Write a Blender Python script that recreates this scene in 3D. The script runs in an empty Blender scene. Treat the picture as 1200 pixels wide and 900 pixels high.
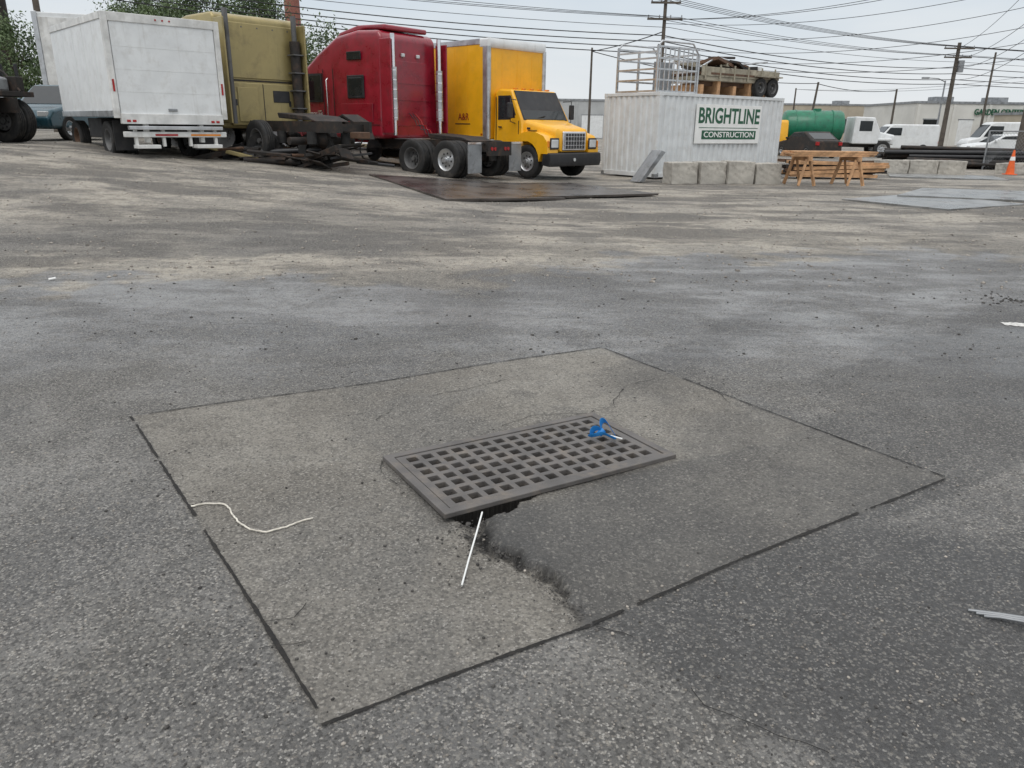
import bpy, bmesh, math, random
import numpy as np
from mathutils import Vector, Matrix
R = random.Random(7)
sc = bpy.context.scene
col = sc.collection
rad = math.radians
sc.view_settings.view_transform = 'Standard'
sc.view_settings.look = 'None'
sc.view_settings.exposure = 0

# ------------------------------------------------------------------ node helpers
def newmat(name):
    m = bpy.data.materials.new(name); m.use_nodes = True
    nt = m.node_tree
    b = nt.nodes['Principled BSDF']
    return m, nt, b
def ND(nt, t, **kw):
    n = nt.nodes.new(t)
    for k, v in kw.items(): setattr(n, k, v)
    return n
def setin(nt, sock, v):
    if isinstance(v, bpy.types.NodeSocket): nt.links.new(v, sock)
    elif isinstance(v, tuple) and len(v) == 3 and sock.type == 'RGBA': sock.default_value = (*v, 1)
    else: sock.default_value = v
def M(nt, op, a, b=0.0, c=0.0, clamp=False):
    n = ND(nt, 'ShaderNodeMath', operation=op, use_clamp=clamp)
    setin(nt, n.inputs[0], a); setin(nt, n.inputs[1], b); setin(nt, n.inputs[2], c)
    return n.outputs[0]
def MR(nt, v, a, b, c=0.0, d=1.0):
    n = ND(nt, 'ShaderNodeMapRange', interpolation_type='SMOOTHSTEP')
    setin(nt, n.inputs[0], v)
    for i, q in enumerate((a, b, c, d)): setin(nt, n.inputs[i+1], q)
    return n.outputs[0]
def MX(nt, f, a, b, blend='MIX'):
    n = ND(nt, 'ShaderNodeMix', data_type='RGBA', blend_type=blend)
    setin(nt, n.inputs[0], f); setin(nt, n.inputs[6], a); setin(nt, n.inputs[7], b)
    return n.outputs[2]
def NZ(nt, vec, scale, detail=4, rough=.55, dim='3D'):
    n = ND(nt, 'ShaderNodeTexNoise', noise_dimensions=dim)
    nt.links.new(vec, n.inputs['Vector'])
    n.inputs['Scale'].default_value = scale; n.inputs['Detail'].default_value = detail
    n.inputs['Roughness'].default_value = rough
    return n.outputs['Fac']

def mat(name, c, rough=.6, metal=0.0, var=.18, scale=2.5, bump=.0, bscale=30, dirt=(.06,.05,.04), dirt_amt=.25, coat=0, streak=False):
    m, nt, b = newmat(name)
    tc = ND(nt, 'ShaderNodeTexCoord').outputs['Object']
    n1 = NZ(nt, tc, scale, 3)
    dark = tuple(x*(1-var) for x in c); lite = tuple(min(1, x*(1+var)) for x in c)
    cc = MX(nt, MR(nt, n1, .3, .7), dark, lite)
    if dirt_amt > 0:
        n2 = NZ(nt, tc, scale*1.7, 5, .68)
        f = MR(nt, n2, .45, .78)
        if streak:
            mp = ND(nt, 'ShaderNodeMapping'); nt.links.new(tc, mp.inputs[0])
            mp.inputs['Scale'].default_value = (9, 9, .35)
            n5 = NZ(nt, mp.outputs[0], 1.3, 4, .6)
            f = M(nt, 'ADD', M(nt, 'MULTIPLY', f, .65), M(nt, 'MULTIPLY', MR(nt, n5, .55, .8), .5))
        f = M(nt, 'MULTIPLY', f, dirt_amt*1.6, clamp=True)
        cc = MX(nt, f, cc, dirt)
    nt.links.new(cc, b.inputs['Base Color'])
    nt.links.new(MR(nt, n1, .2, .8, max(.03, rough-.1), min(1, rough+.12)), b.inputs['Roughness'])
    b.inputs['Metallic'].default_value = metal
    b.inputs['Coat Weight'].default_value = coat
    b.inputs['Coat Roughness'].default_value = .12
    if bump > 0:
        n4 = NZ(nt, tc, bscale, 3)
        bp = ND(nt, 'ShaderNodeBump'); bp.inputs['Strength'].default_value = bump; bp.inputs['Distance'].default_value = .01
        nt.links.new(n4, bp.inputs['Height']); nt.links.new(bp.outputs[0], b.inputs['Normal'])
    return m

WHITE = mat('white_paint', (.66,.66,.64), .5, dirt=(.25,.21,.16), dirt_amt=.3, streak=True)
WHITE2 = mat('white_panel', (.72,.735,.735), .45, var=.05, dirt=(.36,.33,.28), dirt_amt=.28, streak=True)
CONTW = mat('container_white', (.64,.66,.665), .55, var=.06, dirt=(.33,.27,.2), dirt_amt=.25, streak=True)
RED = mat('red_paint', (.27,.007,.022), .32, 0, .14, dirt=(.08,.014,.018), dirt_amt=.35, coat=.5)
GOLD = mat('gold_paint', (.36,.29,.125), .42, .3, .10, 1.2, dirt=(.13,.105,.06), dirt_amt=.5, streak=True, coat=.2)
YEL = mat('yellow_paint', (.86,.43,.010), .38, 0, .05, dirt=(.4,.22,.04), dirt_amt=.22, streak=True, coat=.25)
GREY = mat('grey_metal', (.30,.31,.32), .45, .6, dirt_amt=.35)
ALU = mat('aluminium', (.55,.56,.57), .35, .8, dirt=(.2,.18,.15), dirt_amt=.3)
CHROME = mat('chrome', (.75,.75,.77), .15, 1, .05, dirt_amt=.15)
BLACK = mat('black_plastic', (.018,.018,.02), .5, dirt=(.06,.055,.05), dirt_amt=.3)
RUBBER = mat('tyre_rubber', (.018,.018,.018), .8, dirt=(.08,.07,.06), dirt_amt=.45)
FRAME = mat('frame_steel', (.025,.022,.02), .7, .2, dirt=(.10,.06,.04), dirt_amt=.5, bump=.2)
RUST = mat('rusty_steel', (.14,.08,.05), .75, .3, .35, dirt=(.05,.035,.03), dirt_amt=.6, bump=.3)
GLASS = mat('window_glass', (.012,.016,.018), .06, 0, .1, dirt=(.08,.08,.075), dirt_amt=.12)
LAMP = mat('lamp_lens', (.6,.62,.62), .1, .2, .1, dirt_amt=.1, coat=.6)
REDLENS = mat('red_lens', (.35,.01,.01), .2, dirt_amt=.1)
AMBER = mat('amber_lens', (.7,.22,.01), .25, dirt_amt=.1)
CONC = mat('concrete', (.42,.395,.35), .9, 0, .2, 2, bump=.5, dirt=(.16,.14,.12), dirt_amt=.5)
WOOD = mat('lumber', (.50,.29,.15), .8, 0, .3, 4, bump=.2, dirt=(.2,.1,.06), dirt_amt=.3)
POLEW = mat('pole_wood', (.10,.085,.07), .9, 0, .3, 3, bump=.3)
WIRE = mat('wire_black', (.02,.02,.022), .6, dirt_amt=0)
GREEN = mat('green_paint', (.01,.17,.09), .4, dirt=(.02,.06,.04), dirt_amt=.4, coat=.2)
SIGNG = mat('sign_green', (.012,.09,.045), .5, dirt_amt=.08)
SIGNW = mat('sign_white', (.80,.80,.78), .5, var=.04, dirt=(.5,.48,.42), dirt_amt=.15)
TEAL = mat('teal_paint', (.02,.07,.095), .3, .3, .1, coat=.4)
BRICK = mat('brick', (.25,.10,.075), .9, 0, .2, 5, bump=.3)
TAN = mat('tan_wall', (.42,.37,.29), .9, 0, .12, .4, dirt=(.26,.22,.17), dirt_amt=.25)
GRWALL = mat('grey_wall', (.40,.41,.41), .9, 0, .12, .4, dirt_amt=.12)
WWALL = mat('white_wall', (.62,.61,.57), .9, 0, .08, .4, dirt=(.4,.38,.33), dirt_amt=.2)
ORANGE = mat('cone_orange', (.8,.13,.02), .5, dirt_amt=.15)
GRATE = mat('cast_iron', (.125,.116,.110), .55, .25, .22, 5, bump=.3, bscale=120, dirt=(.24,.20,.16), dirt_amt=.45)
BLUE = mat('blue_ribbon', (.02,.22,.58), .5, dirt_amt=.1)
ROPE = mat('white_rope', (.68,.64,.56), .8, 0, .2, 30, dirt=(.25,.2,.15), dirt_amt=.3)
DARKCUT = mat('joint_dirt', (.014,.013,.012), .95, 0, .4, 30, dirt_amt=.3, bump=.5)
PAINTM = mat('road_paint', (.62,.61,.58), .8, 0, .15, 20, dirt=(.15,.14,.13), dirt_amt=.6)

# ------------------------------------------------------------------ geometry helpers
def link(o, parent=None):
    col.objects.link(o)
    if parent is not None: o.parent = parent
    return o
def finish(name, bm, m, parent=None, loc=(0,0,0), rot=(0,0,0), smooth=0, bevel=0, seg=2):
    me = bpy.data.meshes.new(name)
    bmesh.ops.recalc_face_normals(bm, faces=bm.faces)
    bm.to_mesh(me); bm.free()
    me.materials.append(m)
    if smooth:
        me.polygons.foreach_set('use_smooth', [True]*len(me.polygons))
        me.set_sharp_from_angle(angle=rad(smooth))
    o = bpy.data.objects.new(name, me); o.location = loc; o.rotation_euler = rot
    link(o, parent)
    if bevel:
        md = o.modifiers.new('bevel', 'BEVEL'); md.width = bevel; md.segments = seg
        md.limit_method = 'ANGLE'; md.angle_limit = rad(30)
        if seg > 2:
            me.polygons.foreach_set('use_smooth', [True]*len(me.polygons))
            md.harden_normals = True
    return o
def empty(name, x, y, z, ang=0.0):
    o = bpy.data.objects.new(name, None); o.location = (x, y, z); o.rotation_euler = (0, 0, ang)
    o.empty_display_size = .3
    return link(o)
def box(name, m, parent, x0, x1, y0, y1, z0, z1, bevel=0, rot=(0,0,0), seg=2):
    bm = bmesh.new(); bmesh.ops.create_cube(bm, size=1)
    bmesh.ops.scale(bm, vec=(abs(x1-x0), abs(y1-y0), abs(z1-z0)), verts=bm.verts)
    return finish(name, bm, m, parent, ((x0+x1)/2, (y0+y1)/2, (z0+z1)/2), rot, 0, bevel, seg)
def cyl(name, m, parent, p0, p1, r, r2=None, seg=16):
    p0 = Vector(p0); p1 = Vector(p1); d = p1-p0
    bm = bmesh.new()
    bmesh.ops.create_cone(bm, cap_ends=True, segments=seg, radius1=r, radius2=r if r2 is None else r2, depth=d.length)
    bmesh.ops.transform(bm, matrix=Matrix.Translation((p0+p1)/2) @ d.to_track_quat('Z', 'Y').to_matrix().to_4x4(), verts=bm.verts)
    return finish(name, bm, m, parent, smooth=40)
def tube(name, m, parent, pts, r, res=3, cyclic=False):
    splines = pts if isinstance(pts[0][0], (tuple, list, Vector)) else [pts]
    cu = bpy.data.curves.new(name, 'CURVE'); cu.dimensions = '3D'; cu.bevel_depth = r; cu.bevel_resolution = res
    for s in splines:
        sp = cu.splines.new('POLY'); sp.points.add(len(s)-1)
        for i, p in enumerate(s): sp.points[i].co = (*p, 1)
        sp.use_cyclic_u = cyclic
    cu.materials.append(m)
    return link(bpy.data.objects.new(name, cu), parent)
def prism(name, m, parent, prof, y0, y1, bevel=0, seg=2, taper=None):
    """prof in XZ extruded along Y"""
    bm = bmesh.new()
    a = [bm.verts.new((x, y0, z)) for x, z in prof]; b = [bm.verts.new((x, y1, z)) for x, z in prof]
    bm.faces.new(a); bm.faces.new(b[::-1])
    n = len(prof)
    for i in range(n): bm.faces.new((a[i], a[(i+1) % n], b[(i+1) % n], b[i]))
    if taper:
        for v in bm.verts:
            if v.co.z > taper[0]: v.co.y *= 1-(v.co.z-taper[0])*taper[1]
    return finish(name, bm, m, parent, bevel=bevel, seg=seg)
def rsec(x, hw, z0, z1, r, n=4):
    pts = []
    for cy, cz, a0 in ((hw-r, z1-r, 0), (-hw+r, z1-r, 90), (-hw+r, z0+r, 180), (hw-r, z0+r, 270)):
        for i in range(n+1):
            a = rad(a0+90*i/n); pts.append((x, cy+r*math.cos(a), cz+r*math.sin(a)))
    return pts
def loft(name, m, parent, secs, smooth=40):
    bm = bmesh.new(); rows = [[bm.verts.new(p) for p in s] for s in secs]
    for a, b in zip(rows, rows[1:]):
        n = len(a)
        for i in range(n): bm.faces.new((a[i], a[(i+1) % n], b[(i+1) % n], b[i]))
    bm.faces.new(rows[0]); bm.faces.new(rows[-1][::-1])
    return finish(name, bm, m, parent, smooth=smooth)
def lathe(name, m, parent, prof, c, seg=36, smooth=35):
    bm = bmesh.new(); rows = []
    for i in range(seg):
        a = 2*math.pi*i/seg
        rows.append([bm.verts.new((r*math.cos(a), y, r*math.sin(a))) for r, y in prof])
    for i in range(seg):
        a, b = rows[i], rows[(i+1) % seg]
        for j in range(len(prof)-1): bm.faces.new((a[j], a[j+1], b[j+1], b[j]))
    bmesh.ops.remove_doubles(bm, verts=bm.verts, dist=1e-5)
    return finish(name, bm, m, parent, c, smooth=smooth)
def wheel(parent, x, y, r=.5, w=.28, side=1, rim=None, dish=True):
    rim = rim or ALU
    s = side; h = w/2
    prof = [(.56*r, -h*.75), (.75*r, -h*.98), (.92*r, -h), (.985*r, -h*.85)]
    for g0 in (-.6, -.2, .2, .6):
        prof += [(r, (g0-.14)*h), (r, (g0+.14)*h), (r*.97, (g0+.16)*h), (r*.97, (g0+.24)*h)]
    prof = prof[:-2]
    prof += [(.985*r, h*.85), (.92*r, h), (.75*r, h*.98), (.56*r, h*.75)]
    lathe('tyre', RUBBER, parent, prof, (x, y, r))
    d = -.5 if dish else .55
    rp = [(0, s*h*d+s*.05), (.2*r, s*h*d+s*.05), (.22*r, s*h*d), (.40*r, s*h*d), (.46*r, s*h*(d+.1)), (.52*r, s*h*.7), (.565*r, s*h*.86), (.59*r, s*h*.86), (.59*r, s*h*.6)]
    lathe('rim', rim, parent, rp, (x, y, r))
    for i in range(8):
        a = i*math.pi/4+.2
        p = Vector((x+.34*r*math.cos(a), y+s*h*d, r+.34*r*math.sin(a)))
        cyl('hand_hole', BLACK, parent, p-Vector((0, s*.01, 0)), p+Vector((0, s*.004, 0)), .055*r, seg=8)
    cyl('hub', rim, parent, (x, y+s*h*d, r), (x, y+s*(h*d+.12), r), .15*r, .12*r)
def text(name, s, m, parent, x0, x1, z0, z1, y, ang=0, ext=.003, off=.0):
    cu = bpy.data.curves.new(name, 'FONT'); cu.body = s; cu.extrude = ext; cu.offset = off
    cu.align_x = 'CENTER'; cu.align_y = 'CENTER'; cu.materials.append(m)
    o = bpy.data.objects.new(name, cu); col.objects.link(o)
    bpy.context.view_layer.update()
    d = o.dimensions
    o.scale = ((x1-x0)/max(d.x, .01), (z1-z0)/max(d.y, .01), 1)
    o.rotation_euler = (rad(90), 0, ang); o.location = ((x0+x1)/2, y, (z0+z1)/2)
    o.parent = parent
    return o

# ------------------------------------------------------------------ terrain
def sst(t):
    t = np.clip(t, 0, 1); return t*t*(3-2*t)
def gz(x, y):
    x = np.asarray(x, float); y = np.asarray(y, float)
    t = np.minimum(.95, .085*np.maximum(0, -x))
    u = .010*np.sin(1.3*x+.5)*np.cos(1.1*y)+.005*np.sin(2.9*x+1.7*y)
    return t*sst((y-8)/10.)+u*(np.hypot(x, y) < 40)
def G(x, y): return float(gz(x, y))

GC = np.array([.0945, 3.271]); GA = rad(31.3)
ea = np.array([math.cos(GA), math.sin(GA)]); eb = np.array([math.sin(GA), -math.cos(GA)])
rs = np.random.RandomState(3)
LAT = rs.rand(256, 256)
def vnoise(x, y):
    xi = np.floor(x).astype(int); yi = np.floor(y).astype(int); fx = x-xi; fy = y-yi
    fx = fx*fx*(3-2*fx); fy = fy*fy*(3-2*fy)
    a = LAT[xi % 256, yi % 256]; b = LAT[(xi+1) % 256, yi % 256]; c = LAT[xi % 256, (yi+1) % 256]; d = LAT[(xi+1) % 256, (yi+1) % 256]
    return (a*(1-fx)+b*fx)*(1-fy)+(c*(1-fx)+d*fx)*fy
def fbm(x, y, o=4):
    s = 0; a = .5
    for i in range(o): s = s+a*vnoise(x*2**i+17*i, y*2**i+31*i); a *= .5
    return s/(1-.5**o)
def lines(fine0, fine1, extra, step=.02, grow=1.11, far=900):
    L = list(np.arange(fine0, fine1+1e-6, step))
    d = step; v = fine1
    while v < far: d *= grow; v += d; L.append(v)
    d = step; v = fine0
    while v > -far: d *= grow; v -= d; L.append(v)
    L += extra
    return np.unique(np.round(np.array(sorted(L)), 4))
aL = lines(-2.6, 2.6, [-.561,-.559,.559,.561]+list(np.arange(-.75, -.2, .01)))
bL = lines(-2.6, 2.8, [-.271,-.269,.269,.271]+list(np.arange(.26, 1.2, .01)))
A, B = np.meshgrid(aL, bL, indexing='ij')
X = GC[0]+A*ea[0]+B*eb[0]; Y = GC[1]+A*ea[1]+B*eb[1]
Z = gz(X, Y)
near = np.hypot(A, B) < 5
Z = Z+near*.004*(fbm(X*3, Y*3)-.5)
bm_ = sst((B-.25)/.06)*(1-sst((B-.92)/.16))
ac = -.50+.035*np.sin(B*9)+.09*(fbm(B*9, B*0+3)-.5)+.045*(fbm(B*40, B*0+9)-.5)
dist = A-ac
tt = np.clip((B-.3)/.85, 0, 1)
sg = .045*(1-tt)**1.5+.008
Z = Z+bm_*(.024*sst(dist/.03)*np.exp(-np.maximum(dist, 0)/.45)-.008*sst(-dist/.05)*np.exp(-np.abs(dist)/.3))
Z = Z-bm_*(.035*(1-tt)+.007)*np.exp(-(dist/sg)**2)
Z = Z+bm_*.03*(fbm(A*35, B*35)-.5)*np.exp(-(dist/(sg*2.6))**2)
edge = .335+.065*np.exp(-((A+.40)/.11)**2)+.05*(fbm(A*22, A*0)-.5)
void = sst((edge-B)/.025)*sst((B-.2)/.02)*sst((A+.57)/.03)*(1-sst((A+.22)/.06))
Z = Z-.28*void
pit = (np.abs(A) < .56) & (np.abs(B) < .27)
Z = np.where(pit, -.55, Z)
def inquad(P, x, y, f=.01):
    r = np.ones_like(x)
    for (x0, y0), (x1, y1) in zip(P, P[1:]+P[:1]):
        n = math.hypot(x1-x0, y1-y0)
        d = ((x1-x0)*(y-y0)-(y1-y0)*(x-x0))/n
        r = r*sst((-d+f)/(2*f))
    return r
SL = [(-2.021,3.734), (.640,5.192), (2.011,3.129), (-.491,1.568)]
slab = inquad(SL, X, Y)
nz = fbm(A*14+5, B*14)
dm_ = sst((B-.25)/.06)*(1-sst((B-1.12)/.1))
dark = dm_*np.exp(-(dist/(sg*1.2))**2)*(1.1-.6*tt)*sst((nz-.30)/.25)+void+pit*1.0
dark = dark+.5*dm_*np.exp(-np.maximum(dist, 0)/.12)*(dist > 0)*sst((fbm(A*12, B*12)-.35)/.3)*(1-tt*.6)
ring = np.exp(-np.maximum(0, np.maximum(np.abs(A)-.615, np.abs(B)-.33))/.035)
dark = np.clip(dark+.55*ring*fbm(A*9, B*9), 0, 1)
# darker asphalt patch running from the drain to the lower right, and damp sweeps at right
wa = .25*(fbm(A*1.7, B*1.7)-.5)+.06*(fbm(A*9, B*9)-.5)
mo = .78+.5*fbm(A*3.1+3, B*3.1+1, 5)-.12
patch = sst((dist-wa*.05)/.03)*sst((B+wa*.9-.30)/.12)*(1-sst((B-1.18)/.06))*(.72+.28*np.exp(-np.maximum(dist,0)/.8))*mo
p1 = sst((A-.62)/.15)*(1-sst((A-1.6)/.06))*sst((B+wa*2+.05)/.25)*(1-sst((B-.35)/.2))*.5*mo
p2 = sst((B-1.12)/.06)*sst((A+.62+wa-.25*(B-1.1))/.12)*(1-sst((A-.55-(B-1.1)*1.2+wa*2)/.4))*1.05*mo
p3 = sst((A-.85+wa*3)/.5)*(1-sst((A-3.2-wa*4)/1.6))*sst((B+1.02+.30*(A-1)+wa*2.4)/.09)*(1-sst((B+.50+.42*(A-1)-wa*2)/.35))*.55
p4 = sst((A-1.9+wa*3)/.3)*(1-sst((A-5)/2))*sst((B+.1+.2*(A-1.6)+wa*3)/.06)*(1-sst((B-.7+wa*3)/.6))*.55
p5 = sst((-A-1.9+wa*3)/.5)*sst((fbm(A*.9+7, B*.9)-.48)/.12)*(B > -3)*.4
patch = np.clip(np.maximum.reduce([patch, p1, p2, p3, p4, p5]), 0, 1)
na, nb = len(aL), len(bL)
me = bpy.data.meshes.new('ground')
co = np.stack([X, Y, Z], -1).reshape(-1, 3)
ii = np.arange(na*nb).reshape(na, nb)
quads = np.stack([ii[:-1, :-1], ii[:-1, 1:], ii[1:, 1:], ii[1:, :-1]], -1).reshape(-1, 4)
me.vertices.add(len(co)); me.vertices.foreach_set('co', co.ravel())
me.loops.add(quads.size); me.loops.foreach_set('vertex_index', quads.ravel())
me.polygons.add(len(quads)); me.polygons.foreach_set('loop_start', np.arange(0, quads.size, 4)); me.polygons.foreach_set('loop_total', np.full(len(quads), 4))
me.update(calc_edges=True); me.validate()
me.polygons.foreach_set('use_smooth', [True]*len(me.polygons))
for nm, arr in (('slab', slab), ('dark', dark), ('patch', patch)):
    at = me.attributes.new(nm, 'FLOAT', 'POINT'); at.data.foreach_set('value', arr.ravel().astype(np.float32))
ground = bpy.data.objects.new('ground', me); link(ground)
if me.polygons[0].normal.z < 0: me.flip_normals()

m, nt, b = newmat('asphalt_ground')
pos = ND(nt, 'ShaderNodeTexCoord').outputs['Object']
sp = ND(nt, 'ShaderNodeSeparateXYZ'); nt.links.new(pos, sp.inputs[0]); px, py = sp.outputs[0], sp.outputs[1]
def attr(n): a = ND(nt, 'ShaderNodeAttribute', attribute_name=n); return a.outputs['Fac']
nL = NZ(nt, pos, .35, 3, dim='2D'); nM = NZ(nt, pos, 1.5, 4, .62, '2D'); nS = NZ(nt, pos, 8, 4, .68, '2D'); nF = NZ(nt, pos, 55, 4, .75, '2D')
nP = NZ(nt, pos, .75, 5, .68, '2D')
mpb = ND(nt, 'ShaderNodeMapping'); nt.links.new(pos, mpb.inputs[0]); mpb.inputs['Scale'].default_value = (.45, 1.1, 1); mpb.inputs['Rotation'].default_value = (0, 0, rad(-14))
nB = NZ(nt, mpb.outputs[0], .8, 5, .68, '2D')
# irregular stones: distort the lookup a little
dn = ND(nt, 'ShaderNodeTexNoise', noise_dimensions='2D'); nt.links.new(pos, dn.inputs['Vector']); dn.inputs['Scale'].default_value = 160; dn.inputs['Detail'].default_value = 1
ds = ND(nt, 'ShaderNodeVectorMath', operation='SCALE'); nt.links.new(dn.outputs['Color'], ds.inputs[0]); ds.inputs['Scale'].default_value = .008
da = ND(nt, 'ShaderNodeVectorMath', operation='ADD'); nt.links.new(pos, da.inputs[0]); nt.links.new(ds.outputs[0], da.inputs[1])
def VO(scale):
    v = ND(nt, 'ShaderNodeTexVoronoi', voronoi_dimensions='2D'); nt.links.new(da.outputs[0], v.inputs['Vector']); v.inputs['Scale'].default_value = scale
    s = ND(nt, 'ShaderNodeSeparateColor'); nt.links.new(v.outputs['Color'], s.inputs[0]); return s.outputs[0], s.outputs[1], v.outputs['Distance']
v1, v1g, d1 = VO(125); v2, v2g, d2 = VO(60)
zv = M(nt, 'ADD', M(nt, 'SUBTRACT', py, M(nt, 'MULTIPLY', px, .33)), M(nt, 'ADD', M(nt, 'MULTIPLY', M(nt, 'SUBTRACT', nL, .5), 4.0), M(nt, 'MULTIPLY', M(nt, 'SUBTRACT', nM, .5), 2.8)))
gravel = MR(nt, zv, 7.8, 8.5)
mid = MR(nt, M(nt, 'ADD', py, M(nt, 'MULTIPLY', M(nt, 'SUBTRACT', nM, .5), 2.5)), 4.0, 5.6)
slabf = attr('slab'); darkf = attr('dark'); patchf = attr('patch')
fg = MX(nt, MR(nt, nM, .33, .67), (.145,.140,.131), (.235,.227,.213))
sl = MX(nt, MR(nt, nM, .33, .67), (.180,.166,.143), (.265,.247,.214))
md_ = MX(nt, MR(nt, nB, .35, .65), (.165,.168,.172), (.30,.303,.305))
gr = MX(nt, MR(nt, nB, .40, .60), (.150,.135,.115), (.47,.42,.345))
c = MX(nt, mid, fg, md_)
c = MX(nt, slabf, c, sl)
c = MX(nt, gravel, c, gr)
edgeb = M(nt, 'MULTIPLY', M(nt, 'MULTIPLY', MR(nt, zv, 8.0, 8.8), MR(nt, zv, 11.5, 9.0)), MR(nt, nP, .42, .58))
c = MX(nt, M(nt, 'MULTIPLY', edgeb, .65), c, (.52,.47,.385))
leftd = M(nt, 'MULTIPLY', M(nt, 'MULTIPLY', MR(nt, zv, 9.6, 10.4), MR(nt, zv, 14.5, 12.0)), MR(nt, px, .5, -3.0))
c = MX(nt, M(nt, 'MULTIPLY', leftd, .6), c, (.085,.082,.077))
c = MX(nt, M(nt, 'MULTIPLY', MR(nt, nP, .50, .58), .38), c, (.075,.074,.073))
c = MX(nt, M(nt, 'MULTIPLY', MR(nt, nL, .50, .60), .22), c, (.085,.085,.088))
c = MX(nt, M(nt, 'MULTIPLY', MR(nt, nS, .48, .66), M(nt, 'ADD', .28, M(nt, 'MULTIPLY', gravel, .22))), c, (.08,.075,.068))
c = MX(nt, M(nt, 'MULTIPLY', patchf, .82), c, (.055,.055,.056))
sepd = MR(nt, d1, .60, .34)
st = MX(nt, v1g, (.20,.175,.145), (.54,.515,.475))
ai = M(nt, 'MULTIPLY', M(nt, 'SUBTRACT', M(nt, 'SUBTRACT', .66, M(nt, 'MULTIPLY', slabf, .18)), M(nt, 'MULTIPLY', patchf, .28)), MR(nt, nS, .25, .7, .55, 1.15))
c = MX(nt, M(nt, 'MULTIPLY', M(nt, 'MULTIPLY', MR(nt, v1, .60, .78), sepd), ai), c, st)
c = MX(nt, M(nt, 'MULTIPLY', MR(nt, v1, .36, .12), M(nt, 'SUBTRACT', .62, M(nt, 'MULTIPLY', slabf, .15))), c, (.048,.046,.044))
c = MX(nt, M(nt, 'MULTIPLY', MR(nt, nF, .54, .70), .35), c, (.06,.056,.052))
c = MX(nt, M(nt, 'MULTIPLY', MR(nt, nF, .44, .30), M(nt, 'SUBTRACT', .28, M(nt, 'MULTIPLY', patchf, .16))), c, (.36,.34,.30))
c = MX(nt, M(nt, 'MULTIPLY', M(nt, 'MULTIPLY', MR(nt, v2, .88, .94), MR(nt, d2, .45, .3)), M(nt, 'ADD', .3, M(nt, 'MULTIPLY', gravel, .5))), c, (.46,.43,.375))
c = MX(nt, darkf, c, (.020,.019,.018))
nt.links.new(c, b.inputs['Base Color'])
wet = M(nt, 'MULTIPLY', MR(nt, nB, .42, .62), M(nt, 'SUBTRACT', 1.0, M(nt, 'MULTIPLY', gravel, .5)))
ro = M(nt, 'SUBTRACT', .86, M(nt, 'MULTIPLY', wet, M(nt, 'ADD', .12, M(nt, 'MULTIPLY', mid, .32))))
ro = M(nt, 'SUBTRACT', ro, M(nt, 'MULTIPLY', patchf, .16))
nt.links.new(ro, b.inputs['Roughness'])
h = M(nt, 'SUBTRACT', M(nt, 'MULTIPLY', nF, 2.4), M(nt, 'MULTIPLY', d1, M(nt, 'SUBTRACT', 1.7, M(nt, 'MULTIPLY', slabf, .6))))
h = M(nt, 'SUBTRACT', h, M(nt, 'MULTIPLY', d2, 1.2))
bp = ND(nt, 'ShaderNodeBump'); bp.inputs['Strength'].default_value = .85; bp.inputs['Distance'].default_value = .004
nt.links.new(h, bp.inputs['Height']); nt.links.new(bp.outputs[0], b.inputs['Normal'])
me.materials.append(m)

# slab saw cuts + fine cracks
def strip(name, path, w, gap=.0, wob=.0015, z=.005, parent=None, m=None):
    bm = bmesh.new(); ph = R.random()*50; prev = None; k = 0
    P_ = [np.array(p, float) for p in path]
    for p0, p1 in zip(P_, P_[1:]):
        L = np.linalg.norm(p1-p0); d = (p1-p0)/L; n = np.array([-d[1], d[0]]); N = max(2, int(L/.012))
        for i in range(N):
            k += 1
            q = p0+d*L*i/N
            o = wob*4*(float(fbm(np.array([k*.05+ph]), np.array([1.]))[0])-.5)
            ww = w*(.35+1.3*float(fbm(np.array([k*.2+ph]), np.array([7.]))[0]))
            if float(fbm(np.array([k*.09+ph]), np.array([13.]))[0]) < gap: prev = None; continue
            a = q+n*(o+ww/2+R.uniform(-.12,.12)*w); c_ = q+n*(o-ww/2+R.uniform(-.12,.12)*w)
            va = bm.verts.new((a[0], a[1], G(*a)+z)); vb = bm.verts.new((c_[0], c_[1], G(*c_)+z))
            if prev: bm.faces.new((prev[0], va, vb, prev[1]))
            prev = (va, vb)
    return finish(name, bm, m or DARKCUT, parent)
joint = empty('pavement_joint', 0, 0, 0)
strip('joint_left', [(-2.03,3.72), (-.505,1.62)], .012, .2, parent=joint)
strip('joint_front', [(-.487,1.57), (.27,2.03)], .011, .16, parent=joint)
strip('joint_front', [(.27,2.03), (.80,2.385), (2.0,3.125)], .012, .16, z=.006, parent=joint)
strip('joint_back', [(-1.95,3.765), (.64,5.192)], .008, .2, parent=joint)
strip('joint_right', [(.64,5.192), (2.01,3.135)], .008, .2, parent=joint)
def wl(a, b_): return (GC[0]+a*ea[0]+b_*eb[0], GC[1]+a*ea[1]+b_*eb[1])
crk = empty('pavement_crack', 0, 0, 0)
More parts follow.
